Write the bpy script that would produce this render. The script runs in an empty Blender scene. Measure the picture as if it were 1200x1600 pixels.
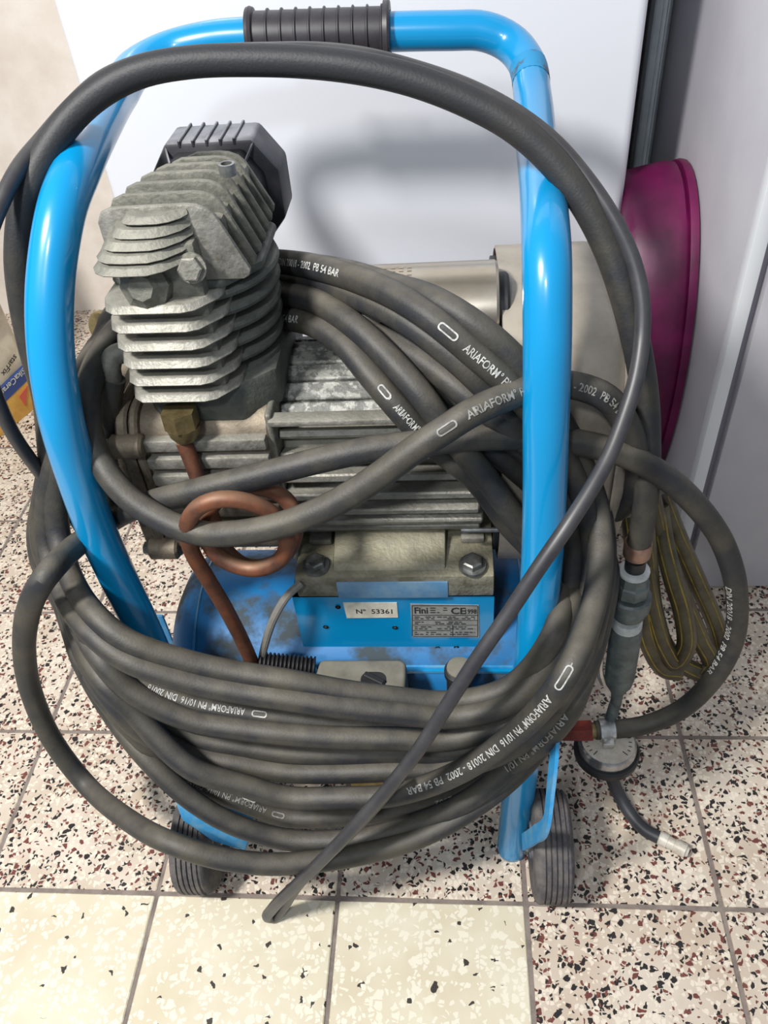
import bpy, bmesh, math, random
from mathutils import Vector, Matrix, Quaternion
random.seed(7)
S = bpy.context.scene
C = S.collection
PI = math.pi

# ------------------------------------------------------------------ camera
F_PX, PITCH, ROLL, YAW, CAM_H = 1268.56, 0.747368, -0.098181, -0.121866, 0.892364
_fw = Vector((math.sin(YAW)*math.cos(PITCH), math.cos(YAW)*math.cos(PITCH), -math.sin(PITCH)))
_r0 = Vector((math.cos(YAW), -math.sin(YAW), 0)); _u0 = _r0.cross(_fw)
RIGHT = math.cos(ROLL)*_r0 + math.sin(ROLL)*_u0
UP = -math.sin(ROLL)*_r0 + math.cos(ROLL)*_u0
EYE = Vector((0, 0, CAM_H))
cd = bpy.data.cameras.new('camera'); cam = bpy.data.objects.new('camera', cd); C.objects.link(cam)
cd.sensor_fit = 'HORIZONTAL'; cd.sensor_width = 36; cd.lens = F_PX*36/1200; cd.clip_start = 0.01
M = Matrix.Identity(4)
for i, v in enumerate((RIGHT, UP, -_fw)):
    for j in range(3): M[j][i] = v[j]
M.translation = EYE
cam.matrix_world = M
S.camera = cam

# ------------------------------------------------------------------ light and exposure
S.view_settings.view_transform = 'Standard'; S.view_settings.look = 'None'
S.view_settings.gamma = 1; S.view_settings.use_curve_mapping = False
S.view_settings.exposure = 0.0
W = bpy.data.worlds.new('world'); S.world = W; W.use_nodes = True
bg = W.node_tree.nodes['Background']; bg.inputs[0].default_value = (0.80, 0.88, 1.0, 1); bg.inputs[1].default_value = 0.36
def area(name, loc, target, size, power, col):
    l = bpy.data.lights.new(name, 'AREA'); l.shape = 'DISK'; l.size = size; l.energy = power; l.color = col
    o = bpy.data.objects.new(name, l); C.objects.link(o); o.location = loc
    o.rotation_euler = (Vector(target)-Vector(loc)).to_track_quat('-Z', 'Y').to_euler()
    return o
area('ceiling_lamp_light', (-0.85, -0.25, 1.85), (-0.15, 0.65, 0.3), 0.24, 47, (1.0, 0.975, 0.94))
area('second_lamp_light', (-0.30, -0.75, 1.75), (-0.1, 0.6, 0.3), 0.16, 9, (0.93, 0.96, 1.0))

# ------------------------------------------------------------------ geometry helpers
def ray(u, v): return _fw + RIGHT*((u-600)/F_PX) - UP*((v-800)/F_PX)
def P(u, v, y):                      # the point of the vertical plane at depth y seen at (u, v)
    d = ray(u, v); return d*(y/d.y) + EYE
def PF(u, v, z=0.0):                 # the point at height z seen at (u, v)
    d = ray(u, v); return d*((z-EYE.z)/d.z) + EYE
def pix(X):
    d = X-EYE; w = d.dot(_fw); return (600+F_PX*d.dot(RIGHT)/w, 800-F_PX*d.dot(UP)/w)

def box(bm, lo, hi, mat=None):
    lo, hi = Vector(lo), Vector(hi); c = (lo+hi)/2; d = hi-lo
    m = Matrix.Translation(c) @ Matrix.Diagonal((d.x, d.y, d.z, 1))
    if mat is not None: m = mat @ m
    return bmesh.ops.create_cube(bm, size=1, matrix=m)['verts']
def bevel(bm, w, seg=2, ang=0.5):
    es = [e for e in bm.edges if len(e.link_faces) == 2 and e.calc_face_angle(0) > ang]
    bmesh.ops.bevel(bm, geom=es, offset=w, segments=seg, profile=0.5, affect='EDGES', clamp_overlap=True)
def rbox(lo, hi, w=0.002, seg=2):
    bm = bmesh.new(); box(bm, lo, hi); bevel(bm, w, seg); return bm
def prism(bm, pts, ax, a, b):        # outline pts in the two other axes (cyclic order), extruded along axis ax from a to b
    o = [i for i in range(3) if i != ax]
    def mk(p, h):
        q = [0, 0, 0]; q[o[0]] = p[0]; q[o[1]] = p[1]; q[ax] = h; return bm.verts.new(q)
    A = [mk(p, a) for p in pts]; B = [mk(p, b) for p in pts]; n = len(pts)
    bm.faces.new(A); bm.faces.new(B[::-1])
    for i in range(n): bm.faces.new((A[i], B[i], B[(i+1) % n], A[(i+1) % n]))
    bmesh.ops.recalc_face_normals(bm, faces=bm.faces[:])
def rrect(x0, x1, y0, y1, r, n=4):
    out = []
    for cx, cy, a0 in ((x1-r, y1-r, 0), (x0+r, y1-r, PI/2), (x0+r, y0+r, PI), (x1-r, y0+r, 1.5*PI)):
        for k in range(n+1):
            a = a0+PI/2*k/n; out.append((cx+r*math.cos(a), cy+r*math.sin(a)))
    return out
def frame_of(ax):
    t = Vector(ax).normalized(); h = Vector((0, 0, 1)) if abs(t.z) < 0.9 else Vector((1, 0, 0))
    n = h.cross(t).normalized(); return t, n, t.cross(n)
def lathe(bm, base, ax, prof, seg=24, caps=True):   # prof: (distance along axis, radius)
    t, n, b = frame_of(ax); base = Vector(base); rings = []
    for s, r in prof:
        rings.append([bm.verts.new(base+t*s+(n*math.cos(2*PI*k/seg)+b*math.sin(2*PI*k/seg))*max(r, 1e-5)) for k in range(seg)])
    for A, B in zip(rings, rings[1:]):
        for k in range(seg): bm.faces.new((A[k], A[(k+1) % seg], B[(k+1) % seg], B[k]))
    if caps: bm.faces.new(rings[0][::-1]); bm.faces.new(rings[-1])
    bmesh.ops.recalc_face_normals(bm, faces=bm.faces[:])
def spline(pts, step):               # centripetal Catmull-Rom resampled to an even step
    pts = [Vector(p) for p in pts]
    pts = [pts[0]*2-pts[1]]+pts+[pts[-1]*2-pts[-2]]; raw = []
    for i in range(1, len(pts)-2):
        p0, p1, p2, p3 = pts[i-1:i+3]
        t1 = max((p1-p0).length, 1e-5)**.5; t2 = t1+max((p2-p1).length, 1e-5)**.5; t3 = t2+max((p3-p2).length, 1e-5)**.5
        for k in range(24):
            t = t1+(t2-t1)*k/24
            a1 = p0*((t1-t)/t1)+p1*(t/t1); a2 = p1*((t2-t)/(t2-t1))+p2*((t-t1)/(t2-t1)); a3 = p2*((t3-t)/(t3-t2))+p3*((t-t2)/(t3-t2))
            b1 = a1*((t2-t)/t2)+a2*(t/t2); b2 = a2*((t3-t)/(t3-t1))+a3*((t-t1)/(t3-t1))
            raw.append(b1*((t2-t)/(t2-t1))+b2*((t-t1)/(t2-t1)))
    raw.append(pts[-2]); out = [raw[0]]; acc = 0
    for a, b in zip(raw, raw[1:]):
        L = (b-a).length
        while acc+L >= step:
            f = (step-acc)/L; a = a.lerp(b, f); out.append(a); L = (b-a).length; acc = 0
            if L < 1e-9: break
        acc += L
    if (out[-1]-raw[-1]).length > step*.3: out.append(raw[-1])
    return out
def sweep(bm, path, r, seg=12, caps=True):
    n = len(path); T = [((path[min(i+1, n-1)]-path[max(i-1, 0)]).normalized()) for i in range(n)]
    _, nn, _ = frame_of(T[0]); prev = None
    for i in range(n):
        nn = (nn-T[i]*nn.dot(T[i])).normalized(); b = T[i].cross(nn)
        rr = r(i/(n-1)) if callable(r) else r
        ring = [bm.verts.new(path[i]+(nn*math.cos(2*PI*k/seg)+b*math.sin(2*PI*k/seg))*rr) for k in range(seg)]
        if prev:
            for k in range(seg): bm.faces.new((prev[k], prev[(k+1) % seg], ring[(k+1) % seg], ring[k]))
        elif caps: bm.faces.new(ring[::-1])
        prev = ring
    if caps: bm.faces.new(prev)
def tube(pts, r, step=0.006, seg=14):
    bm = bmesh.new(); sweep(bm, spline(pts, step), r, seg); return bm
def chain(segs, r, seg=14):          # already resampled path
    bm = bmesh.new(); sweep(bm, segs, r, seg); return bm
def hexnut(bm, base, ax, r, h, top=0.8): lathe(bm, base, ax, [(0, r), (h*.85, r), (h, r*top)], 6)

# ------------------------------------------------------------------ objects
ROOT = {}
def finish(me, m, ang=0.6):
    me.materials.append(m)
    for p in me.polygons: p.use_smooth = True
    me.set_sharp_from_angle(angle=ang)
def obj(name, bm, m, parent=None, ang=0.6, mats=()):
    """links a bmesh (world coordinates) as one mesh object, under parent if given"""
    org = ROOT.get(parent.name, Vector((0, 0, 0))) if parent else Vector((0, 0, 0))
    if not parent:
        if bm.verts:
            lo = Vector([min(v.co[i] for v in bm.verts) for i in range(3)]); hi = Vector([max(v.co[i] for v in bm.verts) for i in range(3)])
            org = Vector(((lo.x+hi.x)/2, (lo.y+hi.y)/2, lo.z))
    bm.transform(Matrix.Translation(-org))
    me = bpy.data.meshes.new(name); bm.to_mesh(me); bm.free(); finish(me, m, ang)
    for x in mats: me.materials.append(x)
    o = bpy.data.objects.new(name, me); C.objects.link(o)
    ROOT[o.name] = org
    if parent: o.parent = parent
    else: o.location = org
    return o
def tag(o, label, cat, group=None):
    o['label'] = label; o['category'] = cat
    if group: o['group'] = group
    return o
def thing(name, label, cat, loc, group=None):
    o = bpy.data.objects.new(name, None); C.objects.link(o); o.location = loc; o.empty_display_size = .05
    ROOT[o.name] = Vector(loc); return tag(o, label, cat, group)
def struct(name, bm, m):
    o = obj(name, bm, m); o['kind'] = 'structure'; return o

# ------------------------------------------------------------------ materials
def lin(h):
    if isinstance(h, str): h = tuple(int(h[i:i+2], 16)/255 for i in (0, 2, 4))
    return tuple(c/12.92 if c <= .04045 else ((c+.055)/1.055)**2.4 for c in h)+(1,)
def mat(name, c1, c2=None, rough=0.5, metal=0.0, scale=40, thr=(0.4, 0.65), bump=0.0, bscale=300, dust=None, coat=0.0, rough2=None, detail=6, spec=0.5, clean_above=None):
    """principled with a noise mix c1 -> c2, optional dust settled on upward faces, optional fine bump"""
    m = bpy.data.materials.new(name); m.use_nodes = True; nt = m.node_tree; N = nt.nodes; L = nt.links
    b = N['Principled BSDF']; b.inputs['Roughness'].default_value = rough; b.inputs['Metallic'].default_value = metal
    b.inputs['Coat Weight'].default_value = coat; b.inputs['Coat Roughness'].default_value = 0.08
    b.inputs['Specular IOR Level'].default_value = spec
    geo = N.new('ShaderNodeNewGeometry'); out = None
    if c2:
        zr_ = None
        n = N.new('ShaderNodeTexNoise'); n.inputs['Scale'].default_value = scale; n.inputs['Detail'].default_value = detail; n.inputs['Roughness'].default_value = .65
        L.new(geo.outputs['Position'], n.inputs['Vector'])
        r = N.new('ShaderNodeMapRange'); r.inputs['From Min'].default_value = thr[0]; r.inputs['From Max'].default_value = thr[1]
        L.new(n.outputs[0], r.inputs['Value'])
        mx = N.new('ShaderNodeMix'); mx.data_type = 'RGBA'; mx.inputs['A'].default_value = lin(c1); mx.inputs['B'].default_value = lin(c2)
        if clean_above:
            sz = N.new('ShaderNodeSeparateXYZ'); L.new(geo.outputs['Position'], sz.inputs[0])
            zr_ = N.new('ShaderNodeMapRange'); zr_.inputs['From Min'].default_value = clean_above; zr_.inputs['From Max'].default_value = clean_above-.14; L.new(sz.outputs['Z'], zr_.inputs['Value'])
            zm = N.new('ShaderNodeMath'); zm.operation = 'MULTIPLY'; L.new(r.outputs[0], zm.inputs[0]); L.new(zr_.outputs[0], zm.inputs[1]); L.new(zm.outputs[0], mx.inputs['Factor'])
        else: L.new(r.outputs[0], mx.inputs['Factor'])
        out = mx.outputs['Result']
        if rough2 is not None:
            rr = N.new('ShaderNodeMapRange'); rr.inputs['To Min'].default_value = rough; rr.inputs['To Max'].default_value = rough2
            L.new(r.outputs[0], rr.inputs['Value']); L.new(rr.outputs[0], b.inputs['Roughness'])
    if dust:
        col, amt, lo, hi = dust
        sx = N.new('ShaderNodeSeparateXYZ'); L.new(geo.outputs['Normal'], sx.inputs[0])
        r = N.new('ShaderNodeMapRange'); r.inputs['From Min'].default_value = lo; r.inputs['From Max'].default_value = hi
        L.new(sx.outputs['Z'], r.inputs['Value'])
        n = N.new('ShaderNodeTexNoise'); n.inputs['Scale'].default_value = 55; n.inputs['Detail'].default_value = 8; L.new(geo.outputs['Position'], n.inputs['Vector'])
        r2 = N.new('ShaderNodeMapRange'); r2.inputs['From Min'].default_value = .3; r2.inputs['From Max'].default_value = .7; r2.inputs['To Max'].default_value = amt*1.4; r2.inputs['To Min'].default_value = amt*.5
        L.new(n.outputs[0], r2.inputs['Value'])
        mu = N.new('ShaderNodeMath'); mu.operation = 'MULTIPLY'; mu.use_clamp = True; L.new(r.outputs[0], mu.inputs[0]); L.new(r2.outputs[0], mu.inputs[1])
        if clean_above and zr_:
            m2 = N.new('ShaderNodeMath'); m2.operation = 'MULTIPLY'; L.new(mu.outputs[0], m2.inputs[0]); L.new(zr_.outputs[0], m2.inputs[1]); mu = m2
        mx = N.new('ShaderNodeMix'); mx.data_type = 'RGBA'; mx.inputs['A'].default_value = lin(c1); mx.inputs['B'].default_value = lin(col)
        if out: L.new(out, mx.inputs['A'])
        L.new(mu.outputs[0], mx.inputs['Factor']); out = mx.outputs['Result']
    if out: L.new(out, b.inputs['Base Color'])
    else: b.inputs['Base Color'].default_value = lin(c1)
    if bump:
        n = N.new('ShaderNodeTexNoise'); n.inputs['Scale'].default_value = bscale; n.inputs['Detail'].default_value = 4; L.new(geo.outputs['Position'], n.inputs['Vector'])
        bp = N.new('ShaderNodeBump'); bp.inputs['Strength'].default_value = bump; bp.inputs['Distance'].default_value = .002
        L.new(n.outputs[0], bp.inputs['Height']); L.new(bp.outputs[0], b.inputs['Normal'])
    return m
def terrazzo(name, base, base2, picks, cell, edge):
    """angular stone chips: voronoi cells, each cell's random value picks its stone, the joint between cells is the cement"""
    m = bpy.data.materials.new(name); m.use_nodes = True; nt = m.node_tree; N = nt.nodes; L = nt.links
    b = N['Principled BSDF']; b.inputs['Roughness'].default_value = .42
    geo = N.new('ShaderNodeNewGeometry')
    wn = N.new('ShaderNodeTexNoise'); wn.inputs['Scale'].default_value = 130; wn.inputs['Detail'].default_value = 3; L.new(geo.outputs['Position'], wn.inputs['Vector'])
    ws = N.new('ShaderNodeVectorMath'); ws.operation = 'MULTIPLY_ADD'; ws.inputs[1].default_value = (.007, .007, 0); L.new(wn.outputs['Color'], ws.inputs[0]); L.new(geo.outputs['Position'], ws.inputs[2])
    n = N.new('ShaderNodeTexNoise'); n.inputs['Scale'].default_value = 14; n.inputs['Detail'].default_value = 7; L.new(geo.outputs['Position'], n.inputs['Vector'])
    r = N.new('ShaderNodeMapRange'); r.inputs['From Min'].default_value = .35; r.inputs['From Max'].default_value = .65; L.new(n.outputs[0], r.inputs['Value'])
    mx = N.new('ShaderNodeMix'); mx.data_type = 'RGBA'; mx.inputs['A'].default_value = lin(base); mx.inputs['B'].default_value = lin(base2); L.new(r.outputs[0], mx.inputs['Factor'])
    col = mx.outputs['Result']
    for q, (c, pk, ed) in enumerate(zip((cell, cell*1.6), picks, (edge, edge*.9))):
        vo = N.new('ShaderNodeTexVoronoi'); vo.voronoi_dimensions = '2D'; vo.inputs['Scale'].default_value = c
        ve = N.new('ShaderNodeTexVoronoi'); ve.voronoi_dimensions = '2D'; ve.feature = 'DISTANCE_TO_EDGE'; ve.inputs['Scale'].default_value = c
        for x in (vo, ve): L.new(ws.outputs[0], x.inputs['Vector'])
        sp = N.new('ShaderNodeSeparateColor'); L.new(vo.outputs['Color'], sp.inputs[0])
        ad = N.new('ShaderNodeMath'); ad.operation = 'MULTIPLY_ADD'; ad.inputs[1].default_value = .22; ad.inputs[2].default_value = ed; L.new(sp.outputs[1], ad.inputs[0])
        gt = N.new('ShaderNodeMath'); gt.operation = 'GREATER_THAN'; L.new(ve.outputs['Distance'], gt.inputs[0]); L.new(ad.outputs[0], gt.inputs[1])
        lo = 0
        for hexc, share in pk:
            a = N.new('ShaderNodeMath'); a.operation = 'COMPARE'; a.inputs[1].default_value = lo+share/2; a.inputs[2].default_value = share/2; L.new(sp.outputs[0], a.inputs[0])
            mu = N.new('ShaderNodeMath'); mu.operation = 'MULTIPLY'; L.new(a.outputs[0], mu.inputs[0]); L.new(gt.outputs[0], mu.inputs[1])
            mm = N.new('ShaderNodeMix'); mm.data_type = 'RGBA'; L.new(col, mm.inputs['A']); mm.inputs['B'].default_value = lin(hexc); L.new(mu.outputs[0], mm.inputs['Factor'])
            col = mm.outputs['Result']; lo += share
    L.new(col, b.inputs['Base Color'])
    return m
BLUE = mat('blue_paint', '0488c0', '6ba6c4', .28, 0, 130, (.70, .73), coat=.5)
BLUE_WORN = mat('worn_blue_paint', '0486bd', '3c7592', .35, 0, 25, (.5, .62), coat=.2, dust=('8a9296', .35, .2, .9))
BLUE_PALE = mat('pale_dusty_blue', '2c8cc4', '6f9db6', .5, 0, 45, (.45, .7))
BLUE_GRIME = mat('grimy_blue_tank', '0a6ca8', '39454c', .5, 0, 12, (.46, .58), rough2=.75)
ALU = mat('dusty_cast_aluminium', '7b7a70', '5c5c55', .62, .35, 60, bump=.35, dust=('918f84', .55, .1, .9))
ALU_LIGHT = mat('light_cast_aluminium', '94928a', '6a6960', .55, .4, 70, (.35, .7), bump=.4, dust=('a3a094', .5, .1, .9))
ALU_DARK = mat('dark_cylinder_casting', '62655f', '4c504c', .6, .35, 60, bump=.35, dust=('83827a', .5, .2, .9))  # darker grey casting of the cylinder, its neck and gasket plate
ALU_BROWN = mat('oily_brown_casting', '84796a', '5e5548', .6, .3, 50, bump=.35, dust=('a0937c', .55, .1, .9))
ALU_PATCH = mat('flaking_grey_casting', '6f706b', 'a3a39c', .6, .25, 110, (.48, .56), bump=.4)
FOOT = mat('dusty_foot_casting', '8d8a7c', '63604f', .65, .3, 60, bump=.45, dust=('a8a288', .55, .1, .9))
SHEET = mat('dusty_beige_sheet', 'b0a596', '948b7e', .5, .25, 30, dust=('b6aea0', .45, .2, .9))
CAN = mat('bright_aluminium_can', 'c4bdb0', 'b0a698', .28, .85, 30, dust=('b3a48e', .55, .55, .95))
STEEL = mat('dull_steel', '8d8f8e', '64645f', .42, .7, 90)
STEEL_BRIGHT = mat('bright_steel', 'd8d8d4', 'b8b8b4', .3, .8, 90)
BRASS = mat('tarnished_brass', '8d7d58', '675b3c', .45, .7, 70)
RUST = mat('rusty_copper_pipe', '74462f', '4c3227', .55, .25, 45, (.4, .65), dust=('9c8068', .45, .4, .95))
RUBBER = mat('dusty_black_rubber', '2a2b2e', '454239', .55, 0, 22, (.40, .66), bump=.15, bscale=500, dust=('6e695e', .55, .45, 1.0), spec=.4, clean_above=.74)
RUBBER_DARK = mat('black_rubber', '2f3035', '3d3e42', .5, 0, 22)
CORD = mat('black_cord_sheath', '2e2e33', '3e3e40', .42, 0, 30, dust=('5a5854', .3, .4, .95))
GRIP = mat('black_grip_rubber', '2e2b2f', '38363a', .45, 0, 60)
TYRE = mat('dusty_tyre', '47454a', '6d6862', .8, 0, 60, (.4, .7), bump=.3)
PLASTIC_DARK = mat('dark_plastic', '2b2a2f', '3a383c', .5, 0, 40, dust=('8d8d92', .85, .45, .95))
BOXGREY = mat('dusty_switch_box', '6a675c', '4a4842', .7, 0, 60, dust=('8b877a', .5, .2, .9))
BLACK = mat('black_plastic', '1d1d20', '2a2a2c', .5)
PRINT = mat('white_hose_print', 'c2c2bc', '8f8f8b', .7, 0, 240, (.4, .62))
PRINT_FADED = mat('faded_hose_print', '96958f', '6a6966', .7, 0, 240, (.4, .62))
LABEL = mat('cream_label', 'ddd8c8', 'c5bfae', .6, 0, 90)
PLATE = mat('printed_metal_plate', 'a9a9a4', '93938e', .4, .3, 90)
INK = mat('black_ink', '2b2b2b', None, .6)
WHITE = mat('white_enamel', 'dcdfe6', None, .3, coat=.2)
CABINET = mat('white_laminate', 'bdbcc1', 'b5b4ba', .45, 0, 8)
EDGE = mat('white_edge_strip', 'dcdfe2', None, .45)
GROOVE = mat('grey_groove_shade', '827f88', None, .6)  # grey painted for the shadow in the cabinet door groove
PROFILE = mat('grey_metal_profile', 'bcc4c8', 'a9b2b6', .5, 0, 20)
PLASTER = mat('off_white_plaster', 'ece4da', 'ddd2c6', .9, 0, 9, (.4, .68), bump=.25, bscale=60)
MAGENTA = mat('magenta_plastic', '6a0d48', '520a38', .42, 0, 18, bump=.2, bscale=40)
GREENHOSE = mat('olive_pvc_hose', '57503a', '3c3526', .4, 0, 35, (.4, .65))
YELLOW = mat('yellow_stripe', '9c8226', '6b5a22', .45, 0, 60)
GUNGREY = mat('grey_cast_gun', '66706f', '4b5354', .5, .3, 60)
WHITECAP = mat('white_plastic', 'c8ccca', 'a4a8a6', .5, 0, 60)
REDBRASS = mat('red_painted_fitting', '7a2d25', '5a241e', .5, .2, 60)
GAUGEFACE = mat('gauge_face', 'd6cfc2', 'b8ab9a', .35, 0, 60)
WOODPALE = mat('pale_wood', 'd9b878', 'b8914f', .6, 0, 40)
GROUT = mat('grey_grout', '8b8078', '6f655f', .9, 0, 40, bump=.4, bscale=200)
TERR = terrazzo('speckled_terrazzo', 'd2c6b6', 'bfae9a',
                ([('24201f', .17), ('6a3b34', .11), ('ddd1bf', .22)], [('2c2826', .12), ('74463c', .09), ('e0d5c3', .2)]), 165, .05)
CREAM = terrazzo('cream_terrazzo', 'd9d1bb', 'cdc2a8',
                 ([('37322d', .016), ('e2dbc7', .34)], [('3c3630', .018), ('e3dcc9', .3)]), 120, .06)

# ------------------------------------------------------------------ setting: floor, wall
X0, Y0, T = -0.3334, 0.3493, 0.2
fb = bmesh.new(); box(fb, (X0-9*T, Y0-2*T, -0.05), (X0+8*T, 1.70, -0.0022))
floor = struct('floor', fb, GROUT)
tb = rbox((-T/2+.0024, -T/2+.0024, -.012), (T/2-.0024, T/2-.0024, 0), .0012, 1)
tile_me = []
for m_ in (TERR, CREAM):
    me = bpy.data.meshes.new('tile'); tb.to_mesh(me); finish(me, m_); tile_me.append(me)
tb.free()
for j in range(-2, 7):
    for i in range(-9, 8):
        cream = j < 0 and i <= 1
        o = bpy.data.objects.new('tile', tile_me[1 if cream else 0]); C.objects.link(o); o.parent = floor
        o.location = Vector((X0+(i+.5)*T, min(Y0+(j+.5)*T, 1.6), random.uniform(-.0008, .0006))) - floor.location
        o.rotation_euler = (random.uniform(-.002, .002), random.uniform(-.002, .002), random.uniform(-.004, .004))
wb = bmesh.new(); box(wb, (-3.0, 1.66, -.05), (1.6, 1.78, 2.4)); struct('wall_back', wb, PLASTER)

# ------------------------------------------------------------------ background things
AP = 1.02                                              # front plane of the white appliance
xl = P(126, 155, AP).x; xr = P(997, 150, AP).x
apl = thing('white_appliance', 'tall smooth white appliance standing behind the compressor', 'appliance', ((xl+xr)/2, AP+.25, 0))
obj('body', rbox((xl, AP, .02), (xr, AP+.55, 1.5), .012, 3), WHITE, apl)
for sx in (xl+.05, xr-.05):
    for sy in (AP+.05, AP+.5):
        b = bmesh.new(); lathe(b, (sx, sy, 0), (0, 0, 1), [(0, .02), (.022, .02)], 12); obj('foot', b, BLACK, apl)

cx, cy = PF(1044, 918).x, PF(1110, 918).y              # the near corner of the white cabinet
cab = thing('white_cabinet', 'white laminate cabinet with a raised edge strip beside the magenta tub', 'cabinet', (cx+.3, cy+.4, 0))
obj('carcass', rbox((cx, cy+.016, 0), (cx+.62, cy+.80, 1.8), .002), CABINET, cab)
obj('edge_strip', rbox((cx-.001, cy, .0), (cx+.0135, cy+.018, 1.8), .001), EDGE, cab)
obj('door', rbox((cx+.0225, cy-.002, .004), (cx+.62, cy+.0155, 1.8), .0015), CABINET, cab)
obj('groove_shade', rbox((cx+.013, cy+.010, .0), (cx+.023, cy+.017, 1.8), .0004), GROOVE, cab)  # strip filling the open groove, its grey stands in for the shade there
pa, pb = P(991, 255, 1.24), P(1013, 255, 1.24)
pro = bmesh.new(); box(pro, (pa.x, 1.24, 0), (pb.x, 1.27, 1.5)); box(pro, (pa.x+.010, 1.234, 0), (pa.x+.016, 1.245, 1.5)); box(pro, (pb.x-.002, 1.26, 0), (cx-.003, 1.266, 1.5)); bevel(pro, .002, 1)
tag(obj('metal_profile', pro, PROFILE), 'grey metal profile upright in the gap beside the cabinet', 'metal profile')

# magenta round tub standing on its rim in the gap
TH = P(1030, 258, 1.05).z/2
tc = Vector((cx-.0575, 1.05, TH))
tub = thing('magenta_tub', 'magenta plastic tub stood on edge between appliance and cabinet', 'tub', (tc.x, tc.y, 0))
FLAT = Matrix.Translation(tc) @ Matrix.Diagonal((1, .56, TH/.2755, 1)) @ Matrix.Translation(-tc)
b = bmesh.new()
lathe(b, tc+Vector((-.022, 0, 0)), (1, 0, .0), [(-.006, .12), (-.006, .240), (-.002, .256), (.006, .264), (.03, .270), (.052, .2745), (.062, .2735), (.069, .266), (.070, .250), (.066, .240), (.030, .235), (.010, .225), (.004, .12)], 56)
b.transform(FLAT); obj('shell', b, MAGENTA, tub)
b = bmesh.new(); lathe(b, tc+Vector((.030, 0, 0)), (1, 0, 0), [(.014, .262), (.015, .2752), (.020, .2765), (.025, .2755), (.026, .262)], 56, caps=False)
b.transform(FLAT); obj('rim', b, MAGENTA, tub)

# adhesive bag
ba = PF(72, 622, 0); bb = PF(-4, 684, 0); ex = (bb-ba); ex.z = 0; ex.normalize(); ey = Vector((-ex.y, ex.x, 0))
if ey.y < 0: ey = -ey
bm4 = Matrix.Identity(4)
for i, v in enumerate((ex, ey, Vector((0, 0, 1)))):
    for j in range(3): bm4[j][i] = v[j]
bm4.translation = ba
bag = thing('adhesive_bag', 'printed paper bag of tile adhesive with a blue band and yellow base', 'bag', ba+ex*.14+ey*.05)
BAGW = mat('cream_paper', 'd6cdb8', 'c2b69c', .7, 0, 20); BAGB = mat('blue_paper', '2f4680', None, .6); BAGY = mat('yellow_paper', 'd3a652', 'c08f3e', .6, 0, 30); BAGR = mat('red_print', 'c65a45', None, .6)
b = bmesh.new(); prism(b, rrect(0, .28, 0, .10, .018, 4), 2, 0, .42); 
for v in b.verts:
    if v.co.z > .3: v.co.y = .05+(v.co.y-.05)*.55; v.co.x -= .01
bmesh.ops.subdivide_edges(b, edges=[e for e in b.edges if abs((e.verts[0].co-e.verts[1].co).z) > .1], cuts=9)
for v in b.verts: v.co.y += .004*math.sin(v.co.z*40)*math.sin(v.co.x*25)
b.transform(bm4); obj('paper_sack', b, BAGW, bag)
def bagpanel(name, pts, m, parent, off=-.0008, th=.0016):
    b = bmesh.new(); prism(b, pts, 1, off-th, off+.012); b.transform(bm4); return obj(name, b, m, parent)
def bagxz(u, v):
    n = bm4.to_3x3() @ Vector((0, 1, 0)); d = ray(u, v); t = (bm4.translation-EYE).dot(n)/d.dot(n)
    q = bm4.inverted() @ (EYE+d*t); return q.x, q.z
bp_ = lambda pts: [bagxz(*q) for q in pts]
ya, yb_ = bagxz(44, 591), bagxz(6, 628); sl_ = (yb_[1]-ya[1])/(yb_[0]-ya[0])
def bz_(x, dz): return (x, ya[1]+sl_*(x-ya[0])+dz)
bh = (Vector(bagxz(38, 569))-Vector(bagxz(42, 592))).length*.92
bagpanel('yellow_base', [(.003, .0), (.15, .0), bz_(.15, 0), bz_(.003, 0)] if bz_(.15, 0)[1] > .01 else [(.003, .0), (.06, .0), bz_(.06, 0), bz_(.003, 0)], BAGY, bag)
bagpanel('blue_band', [bz_(.003, 0), bz_(.09, 0), bz_(.09, bh), bz_(.003, bh)], BAGB, bag, -.0016)
bagpanel('warning_triangle', bp_([(28, 619), (41, 602), (38, 634)]), BAGR, bag, -.0024)
def text_mesh(s, size, bold=.0):
    cu = bpy.data.curves.new('t', 'FONT'); cu.body = s; cu.size = size; cu.offset = bold*size; cu.resolution_u = 2
    o = bpy.data.objects.new('t', cu); C.objects.link(o)
    me = bpy.data.meshes.new_from_object(o.evaluated_get(bpy.context.evaluated_depsgraph_get()))
    bpy.data.objects.remove(o); bpy.data.curves.remove(cu); return me
def flat_text(name, s, size, origin, ex_, ey_, m, parent, lift, bold=.0):
    me = text_mesh(s, size, bold); b = bmesh.new(); b.from_mesh(me); bpy.data.meshes.remove(me)
    n = ex_.cross(ey_).normalized()
    for v in b.verts: v.co = origin+ex_*v.co.x+ey_*v.co.y+n*lift
    return obj(name, b, m, parent)
def bagpt(x, z, y=-.0034): return bm4 @ Vector((x, y, z))
rot = math.radians(-168)
def bagdir(a): return (bm4.to_3x3() @ Vector((math.cos(a), 0, math.sin(a)))).normalized()
sl = math.atan2(-.035, .268)
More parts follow.
